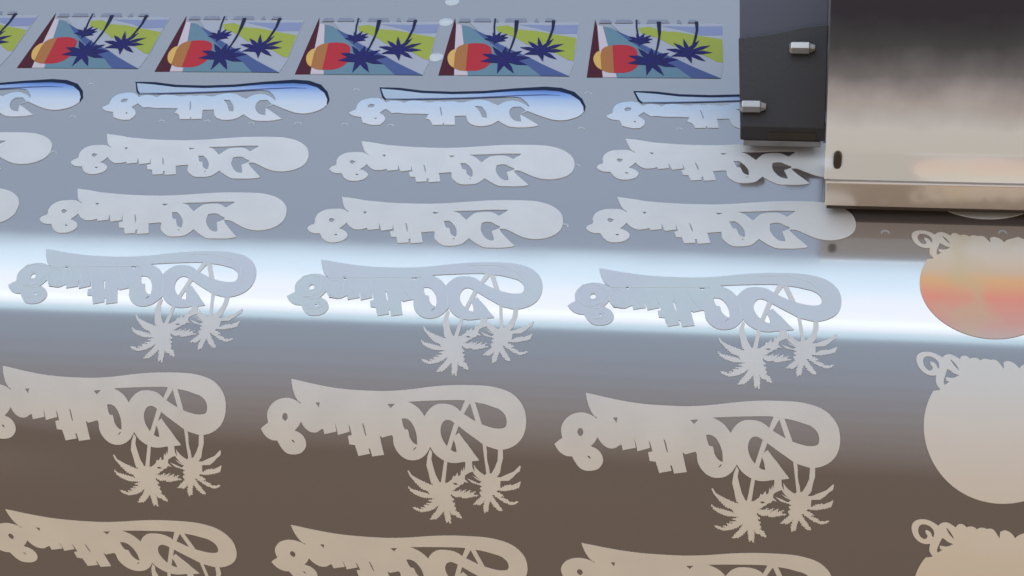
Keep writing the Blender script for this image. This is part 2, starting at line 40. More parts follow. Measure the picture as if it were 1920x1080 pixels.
# ---------------------------------------------------------------- materials
def mat(name, color, rough=0.5, metal=0.0, ior=1.5, coat=0.0, noise=None, bump=None):
    m = bpy.data.materials.new(name); m.use_nodes = True
    nt = m.node_tree; b = nt.nodes['Principled BSDF']
    b.inputs['Base Color'].default_value = (*color, 1); b.inputs['Roughness'].default_value = rough
    b.inputs['Metallic'].default_value = metal; b.inputs['IOR'].default_value = ior
    b.inputs['Coat Weight'].default_value = coat; b.inputs['Coat Roughness'].default_value = 0.1
    tc = nt.nodes.new('ShaderNodeTexCoord')
    if noise:
        sc, amt, c2 = noise
        n = nt.nodes.new('ShaderNodeTexNoise'); n.inputs['Scale'].default_value = sc; n.inputs['Detail'].default_value = 3
        nt.links.new(tc.outputs['Object'], n.inputs['Vector'])
        mx = nt.nodes.new('ShaderNodeMix'); mx.data_type = 'RGBA'
        mx.inputs[6].default_value = (*color, 1); mx.inputs[7].default_value = (*c2, 1)
        r = nt.nodes.new('ShaderNodeMapRange'); r.inputs[1].default_value = 0.35; r.inputs[2].default_value = 0.65; r.inputs[4].default_value = amt
        nt.links.new(n.outputs['Fac'], r.inputs[0]); nt.links.new(r.outputs[0], mx.inputs[0]); nt.links.new(mx.outputs[2], b.inputs['Base Color'])
    if bump:
        sc, st = bump
        n = nt.nodes.new('ShaderNodeTexNoise'); n.inputs['Scale'].default_value = sc; n.inputs['Detail'].default_value = 2
        nt.links.new(tc.outputs['Object'], n.inputs['Vector'])
        bp = nt.nodes.new('ShaderNodeBump'); bp.inputs['Strength'].default_value = st; bp.inputs['Distance'].default_value = 0.001
        nt.links.new(n.outputs['Fac'], bp.inputs['Height']); nt.links.new(bp.outputs[0], b.inputs['Normal'])
    return m
M = {}
M['film'] = mat('clear_matte_film', (0.124, 0.103, 0.093), 0.10, 0, 3.0, noise=(9, 0.5, (0.112, 0.098, 0.094)), bump=(14, 0.12))
M['ink'] = mat('white_ink', (0.62, 0.62, 0.61), 0.42, 0, 1.45, noise=(60, 0.6, (0.56, 0.56, 0.56)), bump=(900, 0.05))
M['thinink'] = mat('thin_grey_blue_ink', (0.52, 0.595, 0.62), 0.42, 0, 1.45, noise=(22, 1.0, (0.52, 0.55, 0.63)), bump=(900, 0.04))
M['ink_ridge'] = mat('white_ink_ridge', (0.54, 0.60, 0.63), 0.3, 0, 1.5)
M['navy'] = mat('navy_ink', (0.004, 0.010, 0.04), 0.5, 0, 1.25)
M['palmblue'] = mat('dark_blue_ink', (0.014, 0.010, 0.12), 0.5, 0, 1.25, noise=(260, 0.8, (0.015, 0.014, 0.07)))
M['trunk'] = mat('black_blue_ink', (0.012, 0.012, 0.045), 0.5, 0, 1.25)
M['maroon'] = mat('maroon_ink', (0.07, 0.005, 0.012), 0.5, 0, 1.25, noise=(120, .7, (0.06, 0.007, 0.02)))
M['red'] = mat('red_ink', (0.42, 0.018, 0.028), 0.5, 0, 1.3)
M['ochre'] = mat('ochre_ink', (0.36, 0.14, 0.04), 0.5, 0, 1.3)
M['gold'] = mat('gold_ink', (0.62, 0.36, 0.06), 0.4)
M['teal'] = mat('teal_ink', (0.12, 0.21, 0.27), 0.5, 0, 1.3)
M['steel'] = mat('steel_blue_ink', (0.06, 0.09, 0.23), 0.5, 0, 1.3)
M['green'] = mat('yellow_green_ink', (0.31, 0.35, 0.05), 0.5, 0, 1.3)
M['lav'] = mat('lavender_ink', (0.22, 0.25, 0.40), 0.5, 0, 1.3)
M['paleink'] = mat('thin_white_ink', (0.34, 0.35, 0.40), 0.4, 0, 1.5)
M['blush'] = mat('blush_ink', (0.52, 0.44, 0.47), 0.35)
M['greyink'] = mat('grey_blue_ink', (0.20, 0.215, 0.275), 0.5)
M['rim'] = mat('dimple_rim', (0.34, 0.36, 0.39), 0.3, 0, 1.9)
M['blackplastic'] = mat('black_plastic', (0.024, 0.023, 0.026), 0.42, bump=(600, 0.08))
M['greyplastic'] = mat('slate_plastic', (0.055, 0.058, 0.085), 0.5)
M['pinmetal'] = mat('pin_metal', (0.46, 0.44, 0.42), 0.3, 1.0)
M['cover'] = mat('satin_steel', (0.86, 0.88, 0.90), 0.18, 0.12, bump=(12, 0.02))
M['edge'] = mat('dark_edge', (0.03, 0.022, 0.016), 0.5)
M['lip'] = mat('bronze_steel', (0.80, 0.73, 0.66), 0.24, 0.75)
M['sidepanel'] = mat('side_steel', (0.35, 0.35, 0.36), 0.35, 0.8)
M['stripmetal'] = mat('dull_steel_strip', (0.30, 0.29, 0.29), 0.35, 0.8)
M['trim'] = mat('grey_satin_trim', (0.20, 0.20, 0.21), 0.4)
def reflection_ramp():
    # satin metal cover, its dark upper reflection painted into the colour by height
    m = mat('painted_reflection_steel', (0.86, 0.88, 0.90), 0.22, 0.38); nt = m.node_tree; b = nt.nodes['Principled BSDF']
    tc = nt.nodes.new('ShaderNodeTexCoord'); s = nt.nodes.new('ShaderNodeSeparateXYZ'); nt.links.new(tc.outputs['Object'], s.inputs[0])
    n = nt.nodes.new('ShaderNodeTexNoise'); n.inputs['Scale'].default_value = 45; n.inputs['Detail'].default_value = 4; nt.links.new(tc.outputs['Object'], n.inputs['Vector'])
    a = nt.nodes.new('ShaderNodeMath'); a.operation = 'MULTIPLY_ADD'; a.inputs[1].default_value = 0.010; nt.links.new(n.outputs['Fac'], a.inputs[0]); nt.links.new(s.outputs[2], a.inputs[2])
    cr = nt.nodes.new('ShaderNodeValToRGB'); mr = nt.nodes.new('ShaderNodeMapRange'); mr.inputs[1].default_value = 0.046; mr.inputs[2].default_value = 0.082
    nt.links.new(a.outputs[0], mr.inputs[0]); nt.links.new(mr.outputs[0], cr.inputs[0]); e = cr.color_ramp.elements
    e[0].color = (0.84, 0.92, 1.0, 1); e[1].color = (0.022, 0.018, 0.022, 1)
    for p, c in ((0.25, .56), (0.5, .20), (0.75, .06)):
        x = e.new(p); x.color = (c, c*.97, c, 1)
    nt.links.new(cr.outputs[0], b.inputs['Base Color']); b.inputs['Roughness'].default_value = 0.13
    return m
M['cover2'] = reflection_ramp()
M['hood'] = mat('dark_satin_hood', (0.045, 0.040, 0.042), 0.38, 0.0, 1.5, bump=(500, 0.05))
M['platen'] = mat('platen_metal', (0.2, 0.2, 0.2), 0.4, 1.0)
# swoosh colour (a printed blend across the artwork, by its own uv)
def swoosh_mat():
    m = bpy.data.materials.new('blue_blend_ink'); m.use_nodes = True; nt = m.node_tree; b = nt.nodes['Principled BSDF']
    uvn = nt.nodes.new('ShaderNodeUVMap'); uvn.uv_map = 'uv'; s = nt.nodes.new('ShaderNodeSeparateXYZ')
    cr = nt.nodes.new('ShaderNodeValToRGB'); e = cr.color_ramp.elements
    e[0].position = 0.0; e[0].color = (0.60, 0.62, 0.66, 1); e[1].position = 1.0; e[1].color = (0.02, 0.05, 0.20, 1)
    for p, c in ((0.35, (0.52, 0.58, 0.67)), (0.62, (0.36, 0.46, 0.64)), (0.84, (0.13, 0.25, 0.58))):
        x = cr.color_ramp.elements.new(p); x.color = (*c, 1)
    nt.links.new(uvn.outputs[0], s.inputs[0]); nt.links.new(s.outputs[1], cr.inputs[0])
    nz = nt.nodes.new('ShaderNodeTexNoise'); nz.inputs['Scale'].default_value = 5
    mp = nt.nodes.new('ShaderNodeMapping'); mp.inputs['Scale'].default_value = (1, 6, 1)
    nt.links.new(uvn.outputs[0], mp.inputs[0]); nt.links.new(mp.outputs[0], nz.inputs['Vector'])
    # the tail is a thin pale tint, the round end a full blue blend
    r = nt.nodes.new('ShaderNodeMapRange'); r.inputs[1].default_value = 0.35; r.inputs[2].default_value = 0.80
    ad = nt.nodes.new('ShaderNodeMath'); ad.operation = 'MULTIPLY_ADD'; ad.inputs[1].default_value = 0.25
    nt.links.new(nz.outputs['Fac'], ad.inputs[0]); nt.links.new(s.outputs[0], ad.inputs[2]); nt.links.new(ad.outputs[0], r.inputs[0])
    mx = nt.nodes.new('ShaderNodeMix'); mx.data_type = 'RGBA'; mx.inputs[6].default_value = (0.36, 0.44, 0.54, 1)
    nt.links.new(r.outputs[0], mx.inputs[0]); nt.links.new(cr.outputs[0], mx.inputs[7])
    nt.links.new(mx.outputs[2], b.inputs['Base Color']); b.inputs['Roughness'].default_value = 0.45
    return m
def blend_text():
    m = bpy.data.materials.new('pale_blue_blend_ink'); m.use_nodes = True; nt = m.node_tree; b = nt.nodes['Principled BSDF']
    uvn = nt.nodes.new('ShaderNodeUVMap'); uvn.uv_map = 'uv'; s = nt.nodes.new('ShaderNodeSeparateXYZ'); nt.links.new(uvn.outputs[0], s.inputs[0])
    cr = nt.nodes.new('ShaderNodeValToRGB'); e = cr.color_ramp.elements
    e[0].position = 0.15; e[0].color = (0.60, 0.61, 0.64, 1); e[1].position = 0.95; e[1].color = (0.44, 0.54, 0.66, 1)
    nt.links.new(s.outputs[1], cr.inputs[0]); nt.links.new(cr.outputs[0], b.inputs['Base Color']); b.inputs['Roughness'].default_value = 0.42
    return m
M['bluetext'] = blend_text()
M['swoosh'] = swoosh_mat()
def circle_mat(name, strength):
    # soft blotches of orange, salmon and grey-green showing through white ink
    m = bpy.data.materials.new(name); m.use_nodes = True; nt = m.node_tree; b = nt.nodes['Principled BSDF']
    uvn = nt.nodes.new('ShaderNodeUVMap'); uvn.uv_map = 'uv'; s = nt.nodes.new('ShaderNodeSeparateXYZ'); nt.links.new(uvn.outputs[0], s.inputs[0])
    cr = nt.nodes.new('ShaderNodeValToRGB'); e = cr.color_ramp.elements
    e[0].position = 0.0; e[0].color = (0.56, 0.42, 0.38, 1); e[1].position = 0.85; e[1].color = (0.62, 0.58, 0.52, 1)
    for p, c in ((0.14, (0.66, 0.31, 0.25)), (0.36, (0.78, 0.25, 0.16)), (0.52, (0.74, 0.40, 0.16)), (0.62, (0.62, 0.46, 0.32))):
        x = cr.color_ramp.elements.new(p); x.color = (*c, 1)
    nt.links.new(s.outputs[1], cr.inputs[0])
    wv = nt.nodes.new('ShaderNodeTexNoise'); wv.inputs['Scale'].default_value = 4; wv.inputs['Detail'].default_value = 1
    nt.links.new(uvn.outputs[0], wv.inputs['Vector'])
    ad = nt.nodes.new('ShaderNodeMath'); ad.operation = 'MULTIPLY_ADD'; ad.inputs[1].default_value = 0.6
    nt.links.new(wv.outputs['Fac'], ad.inputs[0]); nt.links.new(s.outputs[0], ad.inputs[2])
    r = nt.nodes.new('ShaderNodeValToRGB'); q = r.color_ramp.elements   # grey-green upright patch left of the middle
    q[0].position = 0.40; q[0].color = (0, 0, 0, 1); q[1].position = 0.76; q[1].color = (0, 0, 0, 1)
    x = q.new(0.56); x.color = (.4, .4, .4, 1); x = q.new(0.63); x.color = (.45, .45, .45, 1)
    nt.links.new(ad.outputs[0], r.inputs[0])
    mx = nt.nodes.new('ShaderNodeMix'); mx.data_type = 'RGBA'; mx.inputs[7].default_value = (0.52, 0.45, 0.24, 1)
    nt.links.new(r.outputs[0], mx.inputs[0]); nt.links.new(cr.outputs[0], mx.inputs[6])
    m2 = nt.nodes.new('ShaderNodeMix'); m2.data_type = 'RGBA'; m2.inputs[0].default_value = strength; m2.inputs[6].default_value = (0.64, 0.63, 0.61, 1)
    nt.links.new(mx.outputs[2], m2.inputs[7]); nt.links.new(m2.outputs[2], b.inputs['Base Color']); b.inputs['Roughness'].default_value = 0.5
    return m
M['sun_col'] = circle_mat('sunset_ink', 0.95); M['sun_mid'] = circle_mat('faint_sunset_ink', 0.16); M['sun_none'] = circle_mat('white_disc_ink', 0.04)

# ---------------------------------------------------------------- the film surface (a sheet bending down over the printer's curved front)
KN = [0.0, 0.03, 0.06, 0.09, 0.12, 0.16]; TH = [0.0] + DATA['th']
def theta(d):
    if d <= 0: return 0.0
    if d >= KN[-1]: return TH[-1]
    for i in range(5):
        if d <= KN[i+1]:
            t = (d - KN[i]) / (KN[i+1] - KN[i]); return TH[i]*(1-t) + TH[i+1]*t
NP = 2400; STEP = 0.0002
PY = [0.0]; PZ = [0.0]
for i in range(NP):
    t = theta((i + .5) * STEP); PY.append(PY[-1] - math.cos(t) * STEP); PZ.append(PZ[-1] - math.sin(t) * STEP)
def sm_theta(d):
    return sum(theta(d + k * 0.002) for k in range(-4, 5)) / 9
def surf(u, v, h=0.0):
    if v >= 0: y, z = v, 0.0
    else:
        f = min(-v / STEP, NP - 1.001); i = int(f); t = f - i
        y = PY[i]*(1-t) + PY[i+1]*t; z = PZ[i]*(1-t) + PZ[i+1]*t
    a = sm_theta(-v)
    return (u, y - math.sin(a) * h, z + math.cos(a) * h)
def link(name, me, m, parent=None, smooth=False):
    o = bpy.data.objects.new(name, me); COL.objects.link(o)
    if m: me.materials.append(m)
    if parent:
        o.parent = parent
        q = parent; t = Vector((0, 0, 0))
        while q: t += q.location; q = q.parent if q.parent and q.type == 'EMPTY' else None
        o.matrix_parent_inverse = Matrix.Translation(-t) if parent.type == 'EMPTY' else Matrix()
    if smooth:
        for p in me.polygons: p.use_smooth = True
    return o
def tag(o, label=None, cat=None, group=None, kind=None):
    for k, v in (('label', label), ('category', cat), ('group', group), ('kind', kind)):
        if v: o[k] = v
    return o
def sheet(name, u0, u1, v0, v1, nu, nv, h, m, parent=None):
    vs = []; fs = []
    for j in range(nv + 1):
        for i in range(nu + 1): vs.append(surf(u0 + (u1-u0)*i/nu, v0 + (v1-v0)*j/nv, h))
    for j in range(nv):
        for i in range(nu):
            a = j*(nu+1)+i; fs.append((a, a+1, a+nu+2, a+nu+1))
    me = bpy.data.meshes.new(name); me.from_pydata(vs, [], fs); me.update()
    return link(name, me, m, parent, True)
def inside(p, poly):
    x, y = p; c = False; n = len(poly)
    for i in range(n):
        x0, y0 = poly[i]; x1, y1 = poly[i-1]
        if (y0 > y) != (y1 > y) and x < (x1-x0)*(y-y0)/(y1-y0)+x0: c = not c
    return c
def smooth_loop(poly, it):
    # round the traced corners that are not sharp
    for _ in range(it):
        n = len(poly); out = []
        for i in range(n):
            a = Vector(poly[i-1]); b = Vector(poly[i]); c = Vector(poly[(i+1) % n])
            ang = (b-a).angle(c-b, 0) if (b-a).length > 1e-7 and (c-b).length > 1e-7 else 0
            if ang > math.radians(48) or min((b-a).length, (c-b).length) < 0.0004: out.append(tuple(b))
            else: out.append(tuple(b.lerp(a, .25))); out.append(tuple(b.lerp(c, .25)))
        poly = out
    return poly
def layer(name, loops, xf, h0, h1, m, parent=None, rnd=1, grid=0.003, uvbox=None):
    """a printed ink layer: flat artwork with holes, laid on the bending film with a real thickness"""
    outer = [smooth_loop([tuple(p) for p in l], rnd) for l in loops]
    co = []; ed = []
    for l in outer:
        b = len(co); n = len(l); co += [Vector(p) for p in l]; ed += [(b+i, b+(i+1) % n) for i in range(n)]
    xs = [p[0] for p in outer[0]]; ys = [p[1] for p in outer[0]]
    y = min(ys) + grid*.5
    while y < max(ys):
        x = min(xs) + grid*.5
        while x < max(xs):
            co.append(Vector((x, y))); x += grid
        y += grid
    V, E_, F, *_ = delaunay_2d_cdt(co, ed, [], 0, 1e-7, False)
    keep = []
    for f in F:
        c = (sum(V[i].x for i in f)/len(f), sum(V[i].y for i in f)/len(f))
        if inside(c, outer[0]) and not any(inside(c, q) for q in outer[1:]): keep.append(tuple(f))
    used = sorted({i for f in keep for i in f}); ix = {j: k for k, j in enumerate(used)}
    P = []
    for j in used:
        a, b = V[j]; P.append((xf[0] + xf[2]*a + xf[3]*b, xf[1] + xf[4]*a + xf[5]*b))
    top = [surf(u, v, h1) for u, v in P]; bot = [surf(u, v, h0) for u, v in P]
    n = len(used); fs = []; cnt = {}
    for f in keep:
        g = [ix[i] for i in f]
        (ax, ay), (bx, by), (cx, cy) = P[g[0]], P[g[1]], P[g[2]]
        if (bx-ax)*(cy-ay)-(by-ay)*(cx-ax) < 0: g = g[::-1]
        fs.append(tuple(g))
        for i in range(len(g)):
            e = (g[i], g[(i+1) % len(g)]); cnt[e] = cnt.get(e, 0)+1
    nt_ = len(fs)
    for (a, b) in list(cnt):
        if (b, a) not in cnt: fs.append((b+2*n, a+2*n, a+n, b+n))
    me = bpy.data.meshes.new(name); me.from_pydata(top + bot + top, [], fs); me.update()
    x0, x1, y0, y1 = uvbox or (min(xs), max(xs), min(ys), max(ys))
    uv = me.uv_layers.new(name='uv')
    for lp in me.loops:
        j = used[lp.vertex_index % n]; uv.data[lp.index].uv = ((V[j].x-x0)/(x1-x0), (V[j].y-y0)/(y1-y0))
    for p in me.polygons[:nt_]: p.use_smooth = True
    o = link(name, me, m, parent)
    return o
def empty(name, u, v, label, cat, group):
    o = bpy.data.objects.new(name, None); COL.objects.link(o); o.empty_display_size = 0.005; o.location = surf(u, v)
    return tag(o, label, cat, group)
def ribbon(pts, ws):
    """closed outline of a tapering stroke"""
    L = []; R = []
    for i, p in enumerate(pts):
        a = Vector(pts[max(i-1, 0)]); b = Vector(pts[min(i+1, len(pts)-1)]); d = (b-a).normalized(); n = Vector((-d.y, d.x)) * ws[i]*.5
        L.append(tuple(Vector(p)+n)); R.append(tuple(Vector(p)-n))
    return L + R[::-1]

film = tag(sheet('film_sheet', -0.9, 1.1, 0.42, -0.34, 100, 380, 0.0, M['film']), 'translucent grey plastic print film bending down over the printer front', 'film', None, 'structure')
platen = tag(sheet('platen', -0.9, 1.1, 0.42, -0.34, 20, 190, -0.004, M['platen']), 'metal printer bed under the film', 'platen', None, 'structure')

SH = DATA['sh']
import random
def feather(poly, seed):
    # ragged frond edges: small barbs along every crown edge, leaving the trunks smooth
    rg = random.Random(seed); out = []; n = len(poly)
    for i in range(n):
        a = Vector(poly[i]); b = Vector(poly[(i+1) % n]); out.append(tuple(a)); L = (b-a).length
        if a.y > -0.0385 or b.y > -0.0385 or L < 0.0010: continue
        k = max(1, int(L/0.00085)); d = (b-a)/L; nn = Vector((-d.y, d.x))
        for q in range(k):
            t = (q+.35)/k; t2 = (q+.75)/k
            out.append(tuple(a.lerp(b, t)+nn*rg.uniform(0.00012, 0.00042))); out.append(tuple(a.lerp(b, t2)-nn*rg.uniform(-0.00002, 0.00022)))
    return out
SH['palmL'][0] = feather(SH['palmL'][0], 3); SH['palmR'][0] = feather(SH['palmR'][0], 5)
T0, T1 = 0.00005, 0.00024
# ---------------------------------------------------------------- palm logo prints
rown = {'P1': 'crossing the bright light band', 'P2': 'just below the bright light band', 'P3': 'cut by the bottom edge'}
coln = {'1': 'at the left', '2': 'in the middle', '3': 'nearest the round prints'}
# ridges of the raised lettering, read from the artwork (strokes in the artwork's own millimetres)
def shift(l, du, dv): return [(a+du, b+dv) for a, b in l]
RID = [[[0.00381, -0.01271], [0.00166, -0.00958], [-0.00226, -0.00829], [-0.00597, -0.00953], [-0.00786, -0.01314], [-0.00716, -0.01731], [-0.00438, -0.02012], [-0.00121, -0.02041], [0.00241, -0.01861], [0.00402, -0.01521]], [[-0.00281, -0.01295], [-0.00021, -0.0137], [0.00023, -0.01661], [-0.00243, -0.0173], [-0.00325, -0.01507]], [[-0.00242, -0.02455], [-0.00069, -0.02649], [0.00245, -0.02677], [0.00484, -0.02548], [0.00437, -0.02348], [0.00219, -0.02356]], [[-0.00337, -0.02091], [0.00015, -0.0216], [0.00449, -0.02102]], [[0.00489, -0.01031], [0.01431, -0.00962], [0.02687, -0.00932], [0.03937, -0.00903], [0.04561, -0.00905]], [[0.0057, -0.01263], [0.00541, -0.01683], [0.00758, -0.02049], [0.01073, -0.02078], [0.01273, -0.01821], [0.01205, -0.01324], [0.00938, -0.01124], [0.00627, -0.01177]], [[0.00998, -0.01499], [0.01111, -0.01745], [0.01026, -0.01872]], [[0.01444, -0.01147], [0.01599, -0.01559], [0.01877, -0.01964]], [[0.01818, -0.01091], [0.02036, -0.01543], [0.0225, -0.01949]], [[0.02322, -0.01114], [0.02622, -0.01935], [0.02922, -0.0281]], [[0.03077, -0.01169], [0.0337, -0.01988], [0.03659, -0.02782]], [[0.03637, -0.01148], [0.03976, -0.01717], [0.04239, -0.02036]], [[0.05631, -0.01323], [0.05803, -0.01893], [0.05884, -0.02537], [0.05767, -0.02699]], [[0.06528, -0.00202], [0.07644, -0.00128], [0.0851, -0.00425], [0.09002, -0.00947], [0.09094, -0.0152]]]
def ridges(xf, parent, which):
    for s in which:
        wd = 0.0005
        layer('letter_ridge', [ribbon(s, [wd*.5] + [wd]*(len(s)-2) + [wd*.5])], xf, T1-0.00003, T1+0.00011, M['ink_ridge'], parent, 0, 0.004)
for row, c, xf in DATA['I']['P']:
    r = empty('palm_logo_print', xf[0], xf[1], f'white palm tree lettering print, {coln[c]}, {rown[row]}', 'print', 'white lettering prints with palm trees')
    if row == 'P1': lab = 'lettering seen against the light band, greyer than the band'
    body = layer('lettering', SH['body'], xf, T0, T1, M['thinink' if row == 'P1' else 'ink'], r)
    layer('palm_tree', SH['palmL'], xf, T0*1.5, T1-0.00004, M['ink'], r, 0)
    layer('palm_tree', SH['palmR'], xf, T0*1.5, T1-0.00007, M['ink'], r, 0)
    if row == 'P1': ridges(xf, body, RID)
# ---------------------------------------------------------------- plain logo prints
rowb = {'B2': 'directly below the blue row', 'B3': 'just above the light band'}
colb = {'0': 'cut off by the left edge', '1': 'second from left', '2': 'third from left', '3': 'beside the printer carriage'}
for row, c, xf in DATA['I']['B']:
    o = layer('plain_logo_print', SH['blob'], xf, T0, T1, M['ink'])
    tag(o, f'plain white lettering print, {colb[c]}, {rowb[row]}', 'print', 'plain white lettering prints')
# ---------------------------------------------------------------- blue row: same artwork with its navy outline printed
LET = {"text": [[[-0.01088, -0.0204], [-0.00809, -0.01795], [-0.00819, -0.01382], [-0.00634, -0.01018], [-0.00079, -0.00856], [0.00307, -0.00962], [0.00486, -0.01218], [0.00758, -0.0103], [0.0113, -0.01077], [0.01373, -0.01211], [0.01626, -0.01], [0.02214, -0.01039], [0.02522, -0.01147], [0.02934, -0.01015], [0.03233, -0.01075], [0.03581, -0.00992], [0.04104, -0.01116], [0.0437, -0.00965], [0.04782, -0.00833], [0.0522, -0.00877], [0.05537, -0.01101], [0.05807, -0.01244], [0.06086, -0.00929], [0.06503, -0.00833], [0.06958, -0.01052], [0.07279, -0.01356], [0.07228, -0.01637], [0.06881, -0.01869], [0.07389, -0.02276], [0.07858, -0.02691], [0.07387, -0.02844], [0.06621, -0.02873], [0.0624, -0.02638], [0.05961, -0.02397], [0.05625, -0.02775], [0.05072, -0.02852], [0.04617, -0.02641], [0.04426, -0.02073], [0.03898, -0.02116], [0.04014, -0.02778], [0.03521, -0.02796], [0.03458, -0.02627], [0.03443, -0.02799], [0.02977, -0.02817], [0.02809, -0.02444], [0.02596, -0.02371], [0.02667, -0.02021], [0.0209, -0.02007], [0.01518, -0.02028], [0.01216, -0.01957], [0.00936, -0.02002], [0.00588, -0.01686], [0.00354, -0.01988], [0.0066, -0.02268], [0.00724, -0.02613], [0.00528, -0.02908], [0.00176, -0.02945], [-0.0029, -0.02766], [-0.00441, -0.02366], [-0.00896, -0.02267]], [[-0.00307, -0.01459], [-0.00192, -0.01336], [6e-05, -0.01377], [-0.00012, -0.0159], [-0.00258, -0.01634]], [[0.00176, -0.02379], [0.00302, -0.02397], [0.00274, -0.02514]], [[0.03092, -0.01457], [0.03177, -0.01536], [0.03317, -0.02056], [0.03279, -0.02173]], [[0.0471, -0.0133], [0.05036, -0.01353], [0.05349, -0.01808], [0.05405, -0.02211], [0.05186, -0.02161], [0.0497, -0.01648]], [[0.06351, -0.01598], [0.06496, -0.01337], [0.06847, -0.01301], [0.0714, -0.01617], [0.06898, -0.01834], [0.07022, -0.02438], [0.067, -0.02392], [0.06446, -0.02058]]], "swoosh": [[[-0.00011, 0.00026], [0.00959, -0.00124], [0.02094, -0.00327], [0.03556, -0.00362], [0.04988, -0.00255], [0.06398, -5e-05], [0.07816, 0.00162], [0.08539, 0.00102], [0.09136, -0.00152], [0.09612, -0.00667], [0.09829, -0.01243], [0.09782, -0.01707], [0.09467, -0.02062], [0.08999, -0.02273], [0.0851, -0.02269], [0.07996, -0.02059], [0.07205, -0.01626], [0.07276, -0.01333], [0.07178, -0.01103], [0.06922, -0.00759], [0.06683, -0.00555], [0.05754, -0.00586], [0.04335, -0.00729], [0.02906, -0.00838], [0.01467, -0.00923], [0.00452, -0.00957], [0.00197, -0.00571]]], "line": [[0.00452, -0.00957], [0.00281, -0.00748], [0.00033, -0.00094], [0.00964, -0.00148], [0.02096, -0.00339], [0.03558, -0.00374], [0.0499, -0.00267], [0.06401, -0.00028], [0.0782, 0.00126], [0.08544, 0.00054], [0.09142, -0.00211], [0.09579, -0.00692], [0.09788, -0.01186], [0.098, -0.01533]], "lw": [0.0004, 0.0006, 0.0011, 0.0013, 0.0013, 0.0014, 0.0014, 0.0015, 0.002, 0.0021, 0.0019, 0.0012, 0.0008, 0.0003], "line2": [[0.00373, -0.00924], [0.01465, -0.00911], [0.02904, -0.00826], [0.04333, -0.00718], [0.05753, -0.00574], [0.06813, -0.00456], [0.07876, -0.00372], [0.08591, -0.00395]], "lw2": [0.0002, 0.0004, 0.0005, 0.0005, 0.0006, 0.0007, 0.0006, 0.0002], "box": [-0.00011, 0.09829, -0.02273, 0.00162]}
for row, c, xf in DATA['I']['T']:
    r = empty('blue_logo_print', xf[0], xf[1], f'blue lettering print with navy outline, {colb[c] if c != "3" else "half hidden behind the black bracket"}', 'print', 'blue outlined lettering prints')
    body = layer('lettering', LET['text'], xf, T0, T1, M['bluetext'], r)
    layer('swoosh', LET['swoosh'], xf, T0*1.4, T1+0.00004, M['swoosh'], r, 1, 0.003, LET['box'])
    layer('outline', [ribbon(LET['line'], [q*1.35 for q in LET['lw']])], xf, T1, T1+0.0001, M['navy'], r, 0)
    layer('outline', [ribbon(LET['line2'], [q*1.3 for q in LET['lw2']])], xf, T1, T1+0.00008, M['steel'], r, 0)
# ---------------------------------------------------------------- palm beach pictures in the far row
A = SH['A']
an = ['cut off by the left edge', 'second from the left edge', 'third from the left edge', 'above the middle blue lettering print', 'second from the black bracket', 'nearest the black bracket']
for i, (u, v) in enumerate(DATA['A']):
    r = empty('palm_beach_print', u, v, f'upside-down coloured print of red sun and navy palms, {an[i]}', 'print', 'coloured palm beach prints')
    xf = [u, v, 1, 0.02*(3.5-i)*1.0, 0, 1.0]
    H = 0.0001
    seq = [('backing', 'white', 'paleink', 'backing'), ('stripe', 'stripe', 'blush', 'white_stripe'), ('m', 'maroon', 'maroon', 'maroon_wedge'), ('t', 'teal', 'teal', 'teal_wedge'),
           ('b', 'band', 'steel', 'blue_band'), ('l', 'lav', 'lav', 'lavender_field'), ('g', 'green', 'green', 'green_field'),
           ('r', 'red', 'red', 'sun'), ('o', 'ochre', 'ochre', 'sun_shade'), ('y', 'gold', 'gold', 'sun_edge')]
    for k, (_, key, mm, nm) in enumerate(seq):
        layer(nm, [A[key]], xf, T0, T0 + H + k*0.00002, M[mm], r, 1 if key in ('red', 'ochre', 'gold') else 0, 0.006)
    for q in (3, 1, 2):
        p = layer('palm_crown', [A[f'crown{q}']], xf, T0, T0+H+0.00026+q*0.00002, M['palmblue'], r, 0, 0.006)
        layer('trunk', [A[f'trunk{q}']], xf, T0, T0+H+0.00024, M['trunk'], p, 0, 0.006)
    for q in range(6):
        layer('letter_fragment', [A[f'tx{q}']], xf, T0, T0+H+0.0002, M['greyink'], r, 0, 0.006)
# ---------------------------------------------------------------- round prints
CS = SH['circ']
cx, cy, R = 0.0309, -0.0266, 0.0282
scr = [tuple(p) for p in CS[0]]
x_, y_ = scr[-1]
for k in range(4):
    scr += [(x_+0.003, y_+0.0012-k*.0004), (x_+0.006, y_-0.0006-k*.0004), (x_+0.0068, y_-0.003-k*.0004)]; x_ += 0.0075
scr += [(x_+0.001, y_-0.006), (x_-0.001, y_-0.010)]
a0 = math.atan2(scr[-1][1]-cy, scr[-1][0]-cx); a1 = math.atan2(scr[0][1]-cy, scr[0][0]-cx)
while a1 > a0: a1 -= 2*math.pi
arc = [(cx+R*math.cos(a0+(a1-a0)*k/60), cy+R*math.sin(a0+(a1-a0)*k/60)) for k in range(2, 60)]
loops = [scr + arc] + CS[1:]
cl = ['round scrolled print mostly hidden under the steel carriage cover', 'round print tinted orange and salmon, lying across the light band', 'plain white round print with scrolled edge below the light band', 'round cream print with scrolled edge cut by the bottom corner']
org = [(0.2425, 0.0497), DATA['CO'][0], DATA['CO'][1], DATA['CO'][2]]
for k, (u, v) in enumerate(org):
    s = 0.955 if k == 1 else 1
    o = layer('round_print', loops, [u, v, s, 0, 0, s], T0, T1, [M['ink'], M['sun_col'], M['sun_none'], M['sun_mid']][k], None, 1)
    tag(o, cl[k], 'print', 'round scrolled prints')
